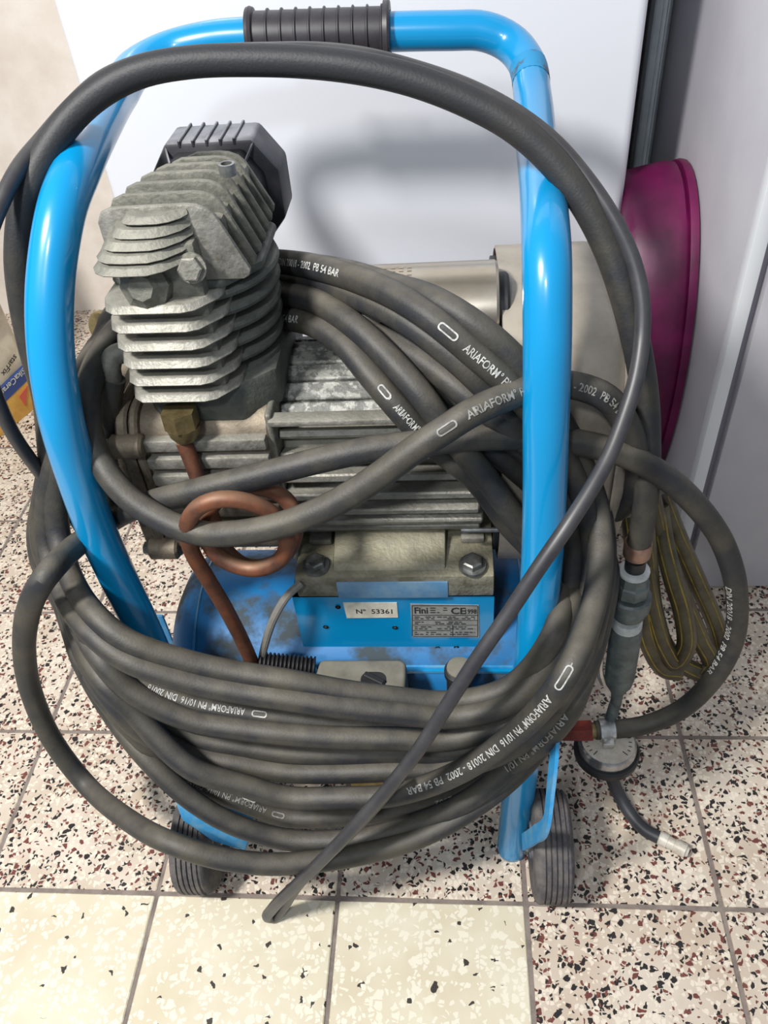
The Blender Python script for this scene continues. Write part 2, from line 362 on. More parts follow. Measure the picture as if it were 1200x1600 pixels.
# the bag stands upside down: its print reads turned over
def bag_text(s_, a_, b_, size, m, y):
    (xa_, za_), (xb_, zb_) = bagxz(*a_), bagxz(*b_); an = math.atan2(zb_-za_, xb_-xa_)
    me = text_mesh(s_, 1); w_ = max(v.co.x for v in me.vertices); bpy.data.meshes.remove(me)
    flat_text('lettering', s_, math.hypot(xb_-xa_, zb_-za_)/w_*size, bagpt(xa_, za_, y), bagdir(an), -bagdir(an+PI/2), m, bag, .0, .02)
bag_text('SikaCeram', (34, 573), (-6, 614), 1, WHITECAP, -.0042)
bag_text('starFix', (22, 553), (1, 583), 1, INK, -.0012)
b = bmesh.new()
for k in range(14):
    z0 = .185+k*.0105
    prism(b, [(.035, z0), (.035+random.uniform(.1, .16), z0-.02), (.16, z0-.017), (.035, z0+.003)], 1, -.0016, .002)
b.transform(bm4); o = obj('small_print', b, INK, bag)

# striped garden hose, folded in a bundle against the gap
gh = thing('garden_hose', 'olive garden hose with yellow stripes folded in a bundle by the cabinet', 'hose', (.25, .66, 0))
runs = [
 [(1002, 770, .64), (1010, 860, .63), (1020, 950, .62), (1040, 1010, .615), (1070, 1040, .61), (1100, 1055, .605)],
 [(1015, 770, .66), (1035, 850, .65), (1065, 930, .635), (1095, 1000, .62), (1112, 1040, .61), (1100, 1058, .60)],
 [(1030, 765, .68), (1055, 830, .67), (1090, 910, .655), (1120, 980, .64), (1132, 1030, .63)],
 [(1000, 800, .66), (1010, 900, .62), (1022, 960, .605), (1038, 1010, .598), (1056, 1036, .597), (1072, 1010, .60), (1068, 960, .612), (1052, 905, .625), (1038, 850, .645), (1028, 790, .665)],
 [(985, 800, .63), (996, 880, .615), (1004, 960, .605), (1016, 1010, .60), (1038, 1045, .598), (1060, 1050, .60)]]
for k, rn in enumerate(runs):
    path = spline([P(*q) for q in rn], .006)
    st = obj('hose_strand', chain(path, .0112, 14), GREENHOSE, gh)
    b = bmesh.new()
    n = len(path)
    for side in (-.55, .5):
        off = []
        for i in range(n):
            t = (path[min(i+1, n-1)]-path[max(i-1, 0)]).normalized(); nn = (EYE-path[i]); nn = (nn-t*nn.dot(t)).normalized(); bb2 = t.cross(nn)
            off.append(path[i]+(nn*math.cos(side)+bb2*math.sin(side))*.0106)
        sweep(b, off, .0010, 6)
    obj('stripe', b, YELLOW, st)

# wooden wedge under the tank
wc = PF(590, 1222)
b = rbox((wc.x-.03, wc.y-.012, 0), (wc.x+.035, wc.y+.012, .012), .002)
tag(obj('wooden_block', b, WOODPALE), 'small pale wooden block on the floor under the tank', 'block')

# ------------------------------------------------------------------ the compressor
AC = thing('air_compressor', 'dusty wheeled air compressor with a blue tubular handle frame', 'air compressor', (-.1, .5, 0))
# handle frame: one bent tube
TR = .0165
hp = [P(800, 1322, .408), P(822, 1140, .425), P(845, 900, .450), P(851, 770, .462), P(853, 650, .472), P(855, 520, .487), P(854, 400, .515), P(848, 300, .585), P(838, 220, .69), P(832, 150, .775)]
hp += [P(822, 98, .822), P(795, 66, .845), P(755, 49, .85), P(700, 48, .85), P(600, 50, .85), P(500, 53, .85), P(400, 57, .85), P(330, 63, .85), P(262, 80, .845), P(215, 105, .82)]
hp += [P(186, 145, .76), P(158, 190, .67), P(122, 262, .585), P(96, 330, .545), P(79, 440, .515), P(79, 540, .495), P(95, 650, .480), P(122, 745, .478), P(152, 830, .480), P(186, 905, .480), P(222, 980, .47), P(290, 1140, .44), P(338, 1275, .418)]
hpath = spline(hp, .006)
frame = obj('handle_frame', chain(hpath, TR, 22), BLUE, AC)
for e, d in ((hpath[0], hpath[0]-hpath[2]), (hpath[-1], hpath[-1]-hpath[-3])):
    b = bmesh.new(); lathe(b, e, d, [(0, TR), (.006, TR*.95), (.012, TR*.72), (.0155, TR*.3), (.016, .001)], 20)
    obj('end_cap', b, BLUE_WORN, frame)
# scraped ring at the bend
ib = min(range(len(hpath)), key=lambda i: (hpath[i]-P(831, 118, .805)).length)
b = bmesh.new(); sweep(b, hpath[ib-2:ib+3], TR+.0003, 22, caps=False)
WORN = mat('scraped_bare_paint', '1f86b8', '4c4642', .5, 0, 60, (.5, .6)); obj('scraped_patch', b, WORN, frame)
# grip
ga, gb_ = P(389, 57, .85), P(610, 49, .85); gd = gb_-ga; gl = gd.length
prof = [(0, TR+.001), (0, .0235), (.003, .0245), (.006, .0235), (.007, .0205)]
nr = 9
for k in range(nr):
    s = .007+(gl-.014)*(k+.5)/nr; w = (gl-.014)/nr
    prof += [(s-w*.42, .0205), (s+w*.36, .0203), (s+w*.42, .0222), (s+w*.5, .0222)]
prof += [(gl-.007, .0205), (gl-.006, .0250), (gl-.002, .0258), (gl, .0245), (gl, TR+.001)]
b = bmesh.new(); lathe(b, ga, gd, prof, 32, caps=False); obj('grip', b, GRIP, AC, .5)
# wheels
WR = .056
for wx, side in ((.0905, 1), (-.279, -1)):
    wy = .386
    b = bmesh.new()
    pr = [(-.019, WR*.55), (-.019, WR*.86), (-.017, WR*.95), (-.0150, WR*.985)]
    for k in range(5):
        a = -.0132+k*.0053
        pr += [(a, WR), (a+.0036, WR), (a+.0041, WR-.0022), (a+.0050, WR-.0022)]
    pr += [(.0150, WR*.985), (.017, WR*.95), (.019, WR*.86), (.019, WR*.55)]
    lathe(b, (wx, wy, WR), (1, 0, 0), pr, 48)
    wh = obj('wheel', b, TYRE, AC, .5)
    b = bmesh.new(); lathe(b, (wx, wy, WR), (1, 0, 0), [(-.017, .009), (-.015, .012), (-.020, .015), (-.021, .025), (-.0165, .028), (-.016, .031), (.016, .031), (.0165, .028), (.021, .025), (.020, .015), (.015, .012), (.017, .009)], 32)
    obj('hub', b, PLASTIC_DARK, wh)
    b = bmesh.new(); lathe(b, (wx-.025, wy, WR), (1, 0, 0), [(0, .005), (.002, .007), (.048, .007), (.050, .005)], 14); obj('axle', b, STEEL, wh)
# wheel brackets
b = bmesh.new()
bar = [P(818, 1316, .380), P(836, 1304, .352), P(854, 1286, .336), P(860, 1240, .352), P(867, 1165, .385), P(872, 1090, .42)]
pth = spline(bar, .006)
for i in range(len(pth)-1):
    pass
n = len(pth); pv = None
for i in range(n):
    t = (pth[min(i+1, n-1)]-pth[max(i-1, 0)]).normalized(); sd = Vector((0, 1, 0)); sd = (sd-t*sd.dot(t)).normalized(); up = t.cross(sd)
    rg = [b.verts.new(pth[i]+sd*a+up*c) for a, c in ((-.008, -.0016), (.008, -.0016), (.008, .0016), (-.008, .0016))]
    if pv:
        for k in range(4): b.faces.new((pv[k], pv[(k+1) % 4], rg[(k+1) % 4], rg[k]))
    else: b.faces.new(rg[::-1])
    pv = rg
b.faces.new(pv); obj('wheel_bracket', b, BLUE_PALE, AC)
q = [P(266, 1236, .385), P(300, 1248, .380), P(392, 1306, .375), P(384, 1332, .368), P(330, 1316, .362), P(284, 1284, .370)]
b = bmesh.new()
A = [b.verts.new(p) for p in q]; B = [b.verts.new(p+Vector((0, .03, .004))) for p in q]
b.faces.new(A); b.faces.new(B[::-1])
for i in range(6): b.faces.new((A[i], B[i], B[(i+1) % 6], A[(i+1) % 6]))
bmesh.ops.recalc_face_normals(b, faces=b.faces[:]); bevel(b, .002, 1); obj('wheel_bracket', b, BLUE_PALE, AC)
# tank
TY, TZ, TRD = .568, .152, .112
b = bmesh.new(); x0, x1 = -.318, .112
pr = []
for k in range(7): a = PI/2*k/6; pr.append((.045*(1-math.cos(a)), TRD*math.sin(a)*.985))
pr += [(.046, TRD*.985), (.047, TRD)]
L_ = x1-x0
pr += [(L_-.047, TRD), (L_-.046, TRD*.985)]
for k in range(7): a = PI/2*(6-k)/6; pr.append((L_-.045*(1-math.cos(a)), TRD*math.sin(a)*.985))
lathe(b, (x0, TY, TZ), (1, 0, 0), pr, 56, caps=False); tank = obj('tank', b, BLUE_GRIME, AC)
for s in (x0+.047, x1-.049):
    b = bmesh.new(); lathe(b, (s, TY, TZ), (1, 0, 0), [(0, TRD-.002), (.0005, TRD+.0012), (.0025, TRD+.0012), (.003, TRD-.002)], 56, caps=False)
    obj('weld_seam', b, BLUE_WORN, tank)
q = P(252, 960, .62)
b = rbox((q.x-.012, .60, q.z-.045), (q.x+.012, .604, q.z+.02), .001); obj('tank_tab', b, BLUE_PALE, AC)
# tank supports to the floor
for sx in (-.255, .03):
    b = rbox((sx-.012, .62, .0), (sx+.012, .65, .06), .003); obj('tank_foot', b, BLACK, AC)
# front mounting bracket
px0, px1 = P(466, 975, .50).x, P(771, 975, .50).x
zt, zb = P(620, 929, .50).z, P(620, 1024, .50).z
b = bmesh.new(); box(b, (px0, .500, zb), (px1, .5035, zt)); box(b, (px0, .500, zt-.003), (px1, .70, zt)); box(b, (px0, .480, zb-.003), (px1+.02, .5035, zb+.0005)); box(b, (px0, .69, .24), (px1, .6935, zt))
brk = obj('mounting_bracket', b, BLUE, AC)
b = rbox((px0+.02, .484, zb-.001), (px1+.02, .499, zb+.002), .001); obj('bracket_flange', b, BLUE_PALE, brk)
BLUE_LIP = mat('rubbed_pale_lip', '5d8db3', '7d9db5', .5, 0, 60)
for u, v in ((528, 948), (509, 979), (617, 980), (684, 1012), (713, 1011)):
    c_ = P(u, v, .4995); b = bmesh.new(); lathe(b, c_, (0, 1, 0), [(-.0006, .0026), (-.0006, .0015), (.003, .0015)], 12, caps=True); obj('hole', b, BLACK if u == 528 else STEEL, brk)
def quad_plate(name, px, y, th, m, parent):
    b = bmesh.new(); A = [b.verts.new(P(u, v, y)) for u, v in px]; B = [b.verts.new(P(u, v, y)+Vector((0, th, 0))) for u, v in px]
    b.faces.new(A); b.faces.new(B[::-1])
    for i in range(len(px)): b.faces.new((A[i], B[i], B[(i+1) % len(px)], A[(i+1) % len(px)]))
    bmesh.ops.recalc_face_normals(b, faces=b.faces[:]); return obj(name, b, m, parent)
YP = .4993
quad_plate('serial_label', [(536, 942), (620, 942), (622, 965), (542, 966)], YP, .001, LABEL, brk)
def plate_text(s, u, v, hpx, m=INK, bold=.0, y=YP, dx=(1, 0), wide=1.0):
    o0 = P(u, v, y); e = (P(u+dx[0]*10, v+dx[1]*10, y)-o0).normalized(); up_ = Vector((0, -1, 0)).cross(e)*-1
    if up_.z < 0: up_ = -up_
    h = (P(u, v-hpx, y)-o0).length
    me = text_mesh(s, h/.72, bold); b = bmesh.new(); b.from_mesh(me); bpy.data.meshes.remove(me)
    for w in b.verts: w.co = o0+e*(w.co.x*wide)+up_*w.co.y+Vector((0, -.0003, 0))
    return obj('lettering', b, m, brk)
plate_text('N\u00ba  53361', 556, 958.5, 7, wide=.95, bold=.01)
quad_plate('rating_plate', [(641, 944), (748, 946), (749, 996), (644, 996)], YP, .001, PLATE, brk)
plate_text('Fini', 647, 958, 9.5, bold=.025, wide=.78)
plate_text('CE', 704, 959, 10, bold=.02, wide=.92)
plate_text('1998', 725, 958.5, 7, bold=.02, wide=.66)
b = bmesh.new()
def bar_px(u0, v0, u1, v1):
    A = [P(u0, v0, YP-.0003), P(u1, v0, YP-.0003), P(u1, v1, YP-.0003), P(u0, v1, YP-.0003)]
    b.faces.new([b.verts.new(p) for p in A])
for u0, v0, u1, v1 in ((643.5, 946, 746, 947), (645, 961, 747, 961.8), (645, 969, 747, 969.7), (645, 976.5, 747, 977.2), (645, 985, 705, 985.7), (646, 994, 747, 994.8), (643.5, 946, 644.5, 994), (746, 947, 747, 994), (707, 977, 707.8, 994)):
    bar_px(u0, v0, u1, v1)
for v in (949.5, 953, 956.5, 963.5, 966.2, 971.5, 974, 979, 982, 987.5, 990.5):
    u = 672 if v < 960 else 648
    end = 702 if v < 960 else 742
    while u < end:
        w = random.uniform(3, 9)
        if random.random() < .72: bar_px(u, v, min(u+w, end), v+1.3)
        u += w+random.uniform(1.5, 5)
obj('plate_print', b, INK, brk)
# motor
MY, MZ, MR = .612, .428, .094
m0, m1 = P(438, 760, .515).x, P(757, 760, .515).x
b = bmesh.new(); lathe(b, (m0, MY, MZ), (1, 0, 0), [(0, MR-.014), (m1-m0, MR-.014)], 40); motor = obj('motor_housing', b, ALU, AC)
nf = 30
for k in range(nf):
    a = 2*PI*k/nf
    dv = Vector((0, math.cos(a), math.sin(a)))
    if a < PI*.40 or a > 1.72*PI: continue            # fins on the hidden back side stay away from the appliance
    tv = Vector((0, -math.sin(a), math.cos(a)))
    top = PI*.40 <= a < PI*.80
    b = bmesh.new(); w0, w1, hh = (.0092, .0080, .009) if top else (.0052, .0038, .016)
    A = []
    for x in (m0+.002, m1-(0.006 if top else random.uniform(0, .004))):
        A.append([b.verts.new(Vector((x, MY, MZ))+dv*rad+tv*w) for rad, w in ((MR-.018, -w0), (MR-.018+hh+.004, -w1), (MR-.018+hh+.004, w1), (MR-.018, w0))])
    b.faces.new(A[0][::-1]); b.faces.new(A[1])
    for i in range(4): b.faces.new((A[0][i], A[0][(i+1) % 4], A[1][(i+1) % 4], A[1][i]))
    bmesh.ops.recalc_face_normals(b, faces=b.faces[:]); bevel(b, .0014, 1)
    obj('cooling_fin', b, ALU_PATCH if top else ALU_LIGHT, motor)
# rail along the front of the housing
zr = P(600, 648, .527).z
b = rbox((m0-.001, .5185, zr-.004), (m1-.01, .533, zr+.0015), .0015); obj('housing_rail', b, ALU_LIGHT, motor)
b = rbox((m0-.004, MY-MR*.96, MZ-.085), (m0+.002, MY+MR*.9, MZ+.085), .012, 3); obj('flange', b, ALU, motor)
# motor foot
fy = .4965; fz = P(620, 932, fy).z; ft = P(620, 903, fy).z
f0, f1 = P(462, 915, fy).x, P(772, 915, fy).x
b = bmesh.new(); prism(b, [(fy, fz), (fy, ft-.006), (fy+.002, ft-.001), (fy+.008, ft+.001), (.60, ft+.006), (.60, fz+.004)], 0, f0, f1); bevel(b, .0015, 2, .9); foot = obj('motor_foot', b, FOOT, AC)
c0, c1 = P(523, 880, .52).x, P(697, 880, .52).x
b = bmesh.new(); prism(b, [(fy+.006, ft-.002), (fy+.012, ft+.005), (.545, ft+.018), (.60, ft+.034), (.60, ft)], 0, c0, c1); bevel(b, .003, 2); obj('foot_pedestal', b, FOOT, foot)
b = rbox((P(527, 920, fy).x, fy-.0012, fz-.001), (P(700, 920, fy).x, fy+.004, P(620, 909, fy).z), .0006); obj('bracket_lip', b, BLUE_LIP, brk)
for u in (493, 738):
    zz = ft+.003; c_ = PF(u, 879, zz+.005)
    b = bmesh.new(); lathe(b, (c_.x, c_.y, zz), (0, -.08, 1), [(0, .0125), (.003, .0125), (.0032, .010)], 20); hexnut(b, (c_.x, c_.y-.0003, zz+.003), (0, -.08, 1), .0095, .007)
    obj('foot_bolt', b, STEEL, foot, .4)
    b = rbox((c_.x-.010, .536, ft+.003), (c_.x+.012, .550, ft+.010), .002); obj('foot_lug', b, ALU_LIGHT, foot)
b = bmesh.new(); c_ = P(775, 828, .52); lathe(b, (m1-.02, c_.y, c_.z), (1, 0, 0), [(0, .0022), (.045, .0022)], 10); obj('tie_rod', b, STEEL, AC)
# fan cover
def superell(cy_, cz_, a, h, n=40, e=3.2):
    return [(cy_+a*math.copysign(abs(math.cos(2*PI*k/n))**(2/e), math.cos(2*PI*k/n)), cz_+h*math.copysign(abs(math.sin(2*PI*k/n))**(2/e), math.sin(2*PI*k/n))) for k in range(n)]
fx0, fx1 = P(781, 470, .60).x, P(978, 520, .62).x
b = bmesh.new(); prev = None
for x, s in ((fx0, .985), (fx0+.0005, 1.0), (fx1-.030, 1.0), (fx1-.014, .985), (fx1-.005, .94), (fx1, .86)):
    rg = [b.verts.new((x, yy, zz)) for yy, zz in superell(.628, .440, .118*s, .134*s)]
    if prev:
        for k in range(len(rg)): b.faces.new((prev[k], prev[(k+1) % len(rg)], rg[(k+1) % len(rg)], rg[k]))
    prev = rg
b.faces.new(prev); bmesh.ops.recalc_face_normals(b, faces=b.faces[:])
bmesh.ops.solidify(b, geom=b.faces[:], thickness=.0015)
cover = obj('fan_cover', b, SHEET, AC)
b = bmesh.new(); prism(b, superell(.628, .440, .110, .126), 0, fx0-.004, fx0+.004); obj('fan_cover_seal', b, BLACK, cover)
b = bmesh.new()
for x in (fx1-.0175,):
    rg0 = superell(.628, .440, .1195, .1355); rg1 = superell(.628, .440, .116, .132)
    A = [[b.verts.new((xx, yy, zz)) for yy, zz in r_] for xx, r_ in ((x-.001, rg1), (x-.001, rg0), (x+.001, rg0), (x+.001, rg1))]
    for q_ in range(3):
        for k in range(len(rg0)): b.faces.new((A[q_][k], A[q_][(k+1) % len(rg0)], A[q_+1][(k+1) % len(rg0)], A[q_+1][k]))
bmesh.ops.recalc_face_normals(b, faces=b.faces[:]); obj('cover_rib', b, SHEET, cover)
# capacitor can
kx0, kx1 = P(566, 430, .615).x, P(778, 430, .615).x
b = bmesh.new(); lathe(b, (kx0, .600, .556), (1, 0, 0), [(0, .030), (.001, .036), (.003, .0395), (kx1-kx0-.003, .0395), (kx1-kx0-.001, .038), (kx1-kx0, .033)], 40); canp = obj('capacitor_can', b, CAN, AC)
b = bmesh.new(); lathe(b, (kx1-.006, .600, .556), (1, 0, 0), [(0, .030), (.012, .030), (.014, .028)], 24); obj('can_end', b, BLACK, canp)
b = bmesh.new()
for k in range(5):
    a0 = math.radians(62+k*7)
    for q_ in range(5):
        a1 = a0+math.radians(random.uniform(2.0, 3.2)); xx = kx0+.012+q_*.0065
        vs = [b.verts.new((xx+dx_,   .600+.0398*math.cos(PI-a_), .556+.0398*math.sin(a_))) for dx_, a_ in ((0, a0), (.0035, a0), (.0035, a1), (0, a1))]
        b.faces.new(vs)
FAINT = mat('faint_brown_print', '9a8f80', '85796a', .6); obj('faded_print', b, FAINT, canp)
# crankcase
k0, k1 = -.302, m0-.002
b = bmesh.new(); prism(b, rrect(.520, .70, .352, .512, .022, 4), 0, k0+.012, k1); bevel(b, .002, 1, .9); crank = obj('crankcase', b, ALU_BROWN, AC)
b = bmesh.new(); prism(b, rrect(.530, .69, .362, .502, .05, 5), 0, k0-.004, k0+.014); bevel(b, .004, 2, .6); obj('end_cover', b, ALU_BROWN, crank)
fx = P(228, 760, .515).x
b = bmesh.new(); prism(b, rrect(.514, .70, .346, .518, .024, 4), 0, fx-.011, fx-.001); bevel(b, .002, 1, .9); obj('crankcase_flange', b, ALU_BROWN, crank)
b = bmesh.new(); prism(b, rrect(.514, .70, .346, .518, .024, 4), 0, fx+.0005, fx+.008); bevel(b, .002, 1, .9); obj('crankcase_flange', b, ALU_BROWN, crank)
for zz in (.492, .372):
    b = bmesh.new(); lathe(b, (fx-.016, .513, zz), (1, 0, 0), [(0, .008), (.002, .0105), (.026, .0105), (.028, .008)], 14); obj('flange_lug', b, ALU_BROWN, crank)
    b = bmesh.new(); hexnut(b, (fx-.0155, .513, zz), (-1, 0, 0), .0065, .006); obj('flange_bolt', b, STEEL, crank, .4)
for k in range(7):
    zz = .490-k*.0185
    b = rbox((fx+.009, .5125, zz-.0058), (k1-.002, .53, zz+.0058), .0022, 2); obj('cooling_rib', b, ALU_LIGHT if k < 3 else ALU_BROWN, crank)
# cylinder: neck and stack of round fins
CX, CY = -.200, .590
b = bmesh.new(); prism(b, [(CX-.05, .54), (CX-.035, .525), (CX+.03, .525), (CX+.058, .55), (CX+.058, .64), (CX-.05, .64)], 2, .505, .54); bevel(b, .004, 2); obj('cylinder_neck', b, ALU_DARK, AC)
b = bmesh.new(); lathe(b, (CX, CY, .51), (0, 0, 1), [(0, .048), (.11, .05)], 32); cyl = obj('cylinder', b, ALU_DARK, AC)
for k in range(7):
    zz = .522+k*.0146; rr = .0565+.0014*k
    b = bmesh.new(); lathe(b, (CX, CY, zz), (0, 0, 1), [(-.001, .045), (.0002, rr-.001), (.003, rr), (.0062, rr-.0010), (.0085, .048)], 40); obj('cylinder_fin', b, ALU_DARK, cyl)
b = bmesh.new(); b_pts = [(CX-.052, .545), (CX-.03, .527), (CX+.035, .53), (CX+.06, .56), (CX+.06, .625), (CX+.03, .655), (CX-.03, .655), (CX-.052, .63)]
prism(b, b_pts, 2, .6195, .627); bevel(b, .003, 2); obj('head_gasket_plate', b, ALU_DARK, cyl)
# head: upright plates
hb = rbox((CX-.034, .540, .625), (CX+.042, .645, .668), .004); head = obj('cylinder_head', hb, ALU, AC)
NP = 7
for k in range(NP):
    f = k/(NP-1); yy = .531+f*.110
    xa = -.243+.034*f**1.3; xb = -.143+.002*math.sin(f*PI)
    top = .682+.004*math.sin(f*PI)-.004*f
    b = bmesh.new()
    pts = [(xa+.004, .630), (xa, .637), (xa, top-.010), (xa+.004, top-.003), (xa+.012, top), (xb-.036, top), (xb-.029, top-.001), (xb-.022, top-.004), (xb-.017, top-.009), (xb, .634), (xb-.001, .629), (xb-.006, .6265), (xa+.02, .6265)]
    prism(b, pts, 1, yy, yy+.0046)
    bevel(b, .0014, 2, .9); obj('head_fin', b, ALU if k else ALU_LIGHT, head)
sc = P(360, 288, .575); b = bmesh.new(); lathe(b, (sc.x, .575, .684), (0, 0, 1), [(0, .006), (.008, .006), (.008, .004), (.004, .004)], 16); obj('head_screw', b, STEEL, head)
# front valve block: slanted upper fins, bolt gap, level lower fins
b = rbox((-.236, .520, .535), (-.176, .56, .660), .003); block = obj('valve_block', b, ALU, AC)
for k in range(5):
    z0 = .6475+k*.0066; xa, xb, yf = -.247+.0024*k+.0009*k*k, -.1765-.0004*k, .4975+.0052*k
    dd = .533-yf; ww = xb-xa; pts = [(xa, yf+.40*dd), (xa+.05*ww, yf+.18*dd), (xa+.15*ww, yf+.05*dd), (xa+.32*ww, yf), (xb-.42*ww, yf), (xb-.26*ww, yf+.14*dd), (xb-.10*ww, yf+.44*dd), (xb, yf+.8*dd), (xb, .533), (xa+.002, .533)]
    b = bmesh.new(); prism(b, pts, 2, z0, z0+.0048)
    for v in b.verts:
        if v.co.z > z0+.003 and v.co.y < .53: v.co.y += .0035; v.co.x += (.003 if v.co.x < -.21 else -.003)
        v.co.z += (v.co.y-yf)*.06
    bevel(b, .0013, 2, .9); obj('upper_fin', b, ALU, block)
for k in range(6):
    z0 = .5385+k*.0152
    xa, xb = -.2515, -.166
    pts = [(xa+.003, .512), (xa+.010, .5065), (xb-.026, .5055), (xb-.017, .5085), (xb-.003, .524), (xb, .531), (xb, .56), (xa, .56), (xa-.001, .522)]
    b = bmesh.new(); prism(b, pts, 2, z0, z0+.0058)
    for v in b.verts:
        if v.co.z > z0+.003 and v.co.y < .535: v.co.y += .0035
    bevel(b, .0013, 2, .9); obj('lower_fin', b, ALU_LIGHT, block)
bz = P(296, 427, .508)
b = bmesh.new(); lathe(b, (bz.x, .5165, bz.z), (0, -1, .25), [(0, .0105), (.0025, .0105)], 20); hexnut(b, (bz.x, .5145, bz.z+.0005), (0, -1, .25), .0088, .006, .85); obj('block_bolt', b, ALU_LIGHT, block, .4)
bz = P(222, 450, .51)
b = bmesh.new(); lathe(b, (bz.x, .524, bz.z-.004), (0, -1, .3), [(0, .020), (.010, .018), (.014, .012), (.018, .009)], 8); obj('block_boss', b, ALU, block, .4)
# air filter, octagonal with ridges
fc = Vector((P(331, 208, .70).x, .70, .640)); ztp = P(331, 200, .715).z
def chamf(s_, dz=0): return [(fc.x+s_*x, fc.z+s_*(z-fc.z)+dz) for x, z in ((-.036, ztp), (.036, ztp), (.055, ztp-.026), (.055, ztp-.066), (.038, ztp-.086), (-.038, ztp-.086), (-.055, ztp-.066), (-.055, ztp-.026))]
b = bmesh.new(); prism(b, chamf(1), 1, .682, .726); bevel(b, .003, 2); filt = obj('air_filter', b, PLASTIC_DARK, AC)
b = bmesh.new(); prism(b, chamf(.78), 1, .655, .684); bevel(b, .002, 1); obj('filter_neck', b, BLACK, filt)
for k in range(5):
    x = fc.x-.024+k*.0115
    b = rbox((x-.0012, .6815, ztp-.004), (x+.0012, .7265, ztp+.0018), .0006, 1); obj('filter_ridge', b, PLASTIC_DARK, filt)
for sx_ in (-1, 1):
    b = bmesh.new(); sweep(b, [Vector((fc.x+sx_*.026, .655, ztp-.022)), Vector((fc.x+sx_*.037, .684, ztp-.004))], .0014, 6); obj('filter_rib', b, PLASTIC_DARK, filt)
# nut, pipe
nt_ = P(285, 662, .513)
b = bmesh.new(); hexnut(b, nt_+Vector((0, 0, .014)), (0, -.05, -1), .0145, .018, .85); lathe(b, nt_+Vector((0, -.0005, -.002)), (0, -.1, -1), [(0, .0135), (.007, .012), (.0125, .0085)], 20); nut = obj('compression_nut', b, BRASS, AC, .4)
cp = [P(287, 690, .512), P(297, 715, .508), P(314, 760, .500), P(334, 815, .490), P(352, 858, .478), P(385, 884, .470), P(428, 880, .468), P(456, 850, .472), P(462, 808, .480), P(442, 776, .486), P(400, 762, .484), P(355, 770, .474), P(326, 800, .462), P(322, 838, .456), P(345, 872, .452), P(392, 889, .449), P(436, 876, .446), P(449, 842, .447), P(428, 806, .449), P(390, 785, .447), P(345, 780, .444), P(311, 792, .442), P(293, 820, .443), P(300, 862, .448), P(325, 905, .452), P(352, 950, .455), P(378, 1000, .458), P(398, 1045, .462)]
obj('copper_pipe', tube(cp, .0068, .005, 14), RUST, AC)
q = P(400, 1050, .463); b = bmesh.new(); hexnut(b, q+Vector((0, 0, -.03)), (0, .05, 1), .013, .028); obj('check_valve', b, BRASS, AC, .4)
# grey wire, corrugated boot, switch box, gland
obj('grey_wire', tube([P(470, 912, .492), P(450, 930, .482), P(430, 962, .474), P(416, 1000, .468), P(409, 1032, .465), P(408, 1060, .462)], .0038, .005, 10), mat('grey_wire_sheath', '7d7a74', '6a6761', .6), AC)
ca, cb = P(405, 1036, .462), P(494, 1044, .462); cl = (cb-ca).length; pr = []
for k in range(14): pr += [(cl*k/14, .0085), (cl*(k+.35)/14, .0112), (cl*(k+.65)/14, .0112)]
b = bmesh.new(); lathe(b, ca, cb-ca, pr, 18); obj('corrugated_boot', b, BLACK, AC, .5)
sa, sb_ = P(492, 1050, .452), P(634, 1050, .452); zt_ = P(565, 1040, .462).z
b = bmesh.new(); prism(b, rrect(sa.x, sb_.x, .428, .470, .008, 4), 2, zt_-.055, zt_); bevel(b, .004, 3, .9); sw = obj('pressure_switch', b, BOXGREY, AC)
kc = PF(585, 1062, zt_); b = bmesh.new(); prism(b, rrect(kc.x-.013, kc.x+.011, kc.y-.0085, kc.y+.0085, .008, 5), 2, zt_-.001, zt_+.0006); obj('switch_recess', b, BLACK, sw)
b = bmesh.new(); M_ = Matrix.Translation((kc.x, kc.y, zt_)) @ Matrix.Rotation(-.5, 4, 'Z'); box(b, (-.011, -.0028, 0), (.011, .0028, .004), M_); bevel(b, .001, 1); obj('switch_lever', b, BLACK, sw)
gc = PF(718, 1047, zt_-.002)
b = bmesh.new(); lathe(b, gc-Vector((0, 0, .05)), (0, 0, 1), [(0, .0125), (.042, .0125), (.044, .0145), (.050, .0145), (.052, .0125)], 24); gl_ = obj('safety_valve', b, BLACK, AC)
b = bmesh.new(); lathe(b, gc+Vector((0, 0, .0015)), (0, 0, 1), [(0, .0125), (.003, .012), (.004, .008)], 20); obj('valve_cap', b, BOXGREY, gl_)
# breather pipe with elbow, brass cap behind the block
obj('breather_pipe', tube([P(176, 590, .535), P(172, 612, .533), P(166, 660, .528), P(163, 710, .523), P(166, 765, .52), P(175, 810, .53)], .0105, .006, 14), RUBBER, AC)
b = bmesh.new(); q = P(172, 573, .535); sweep(b, spline([q+Vector((-.002, 0, -.012)), q, q+Vector((.004, .004, .007)), q+Vector((.018, .010, .008))], .003), .0085, 14); obj('breather_elbow', b, ALU, AC)
q = P(158, 512, .60); b = bmesh.new(); lathe(b, q, (-.4, -1, .35), [(-.006, .014), (0, .014), (.001, .0125), (.0015, .0125)], 24); obj('brass_plug', b, BRASS, AC)
# outlet valve on the tank end
o0, o1 = P(862, 1143, .498), P(924, 1141.5, .498)
b = bmesh.new(); lathe(b, o0, o1-o0, [(0, .011), ((o1-o0).length*.75, .0125), ((o1-o0).length, .0125)], 6); tap = obj('outlet_valve', b, REDBRASS, AC, .4)
b = bmesh.new(); lathe(b, o1, o1-o0, [(0, .009), (.006, .009), (.007, .0085), (.012, .0085)], 16); obj('hose_barb', b, BRASS, tap)

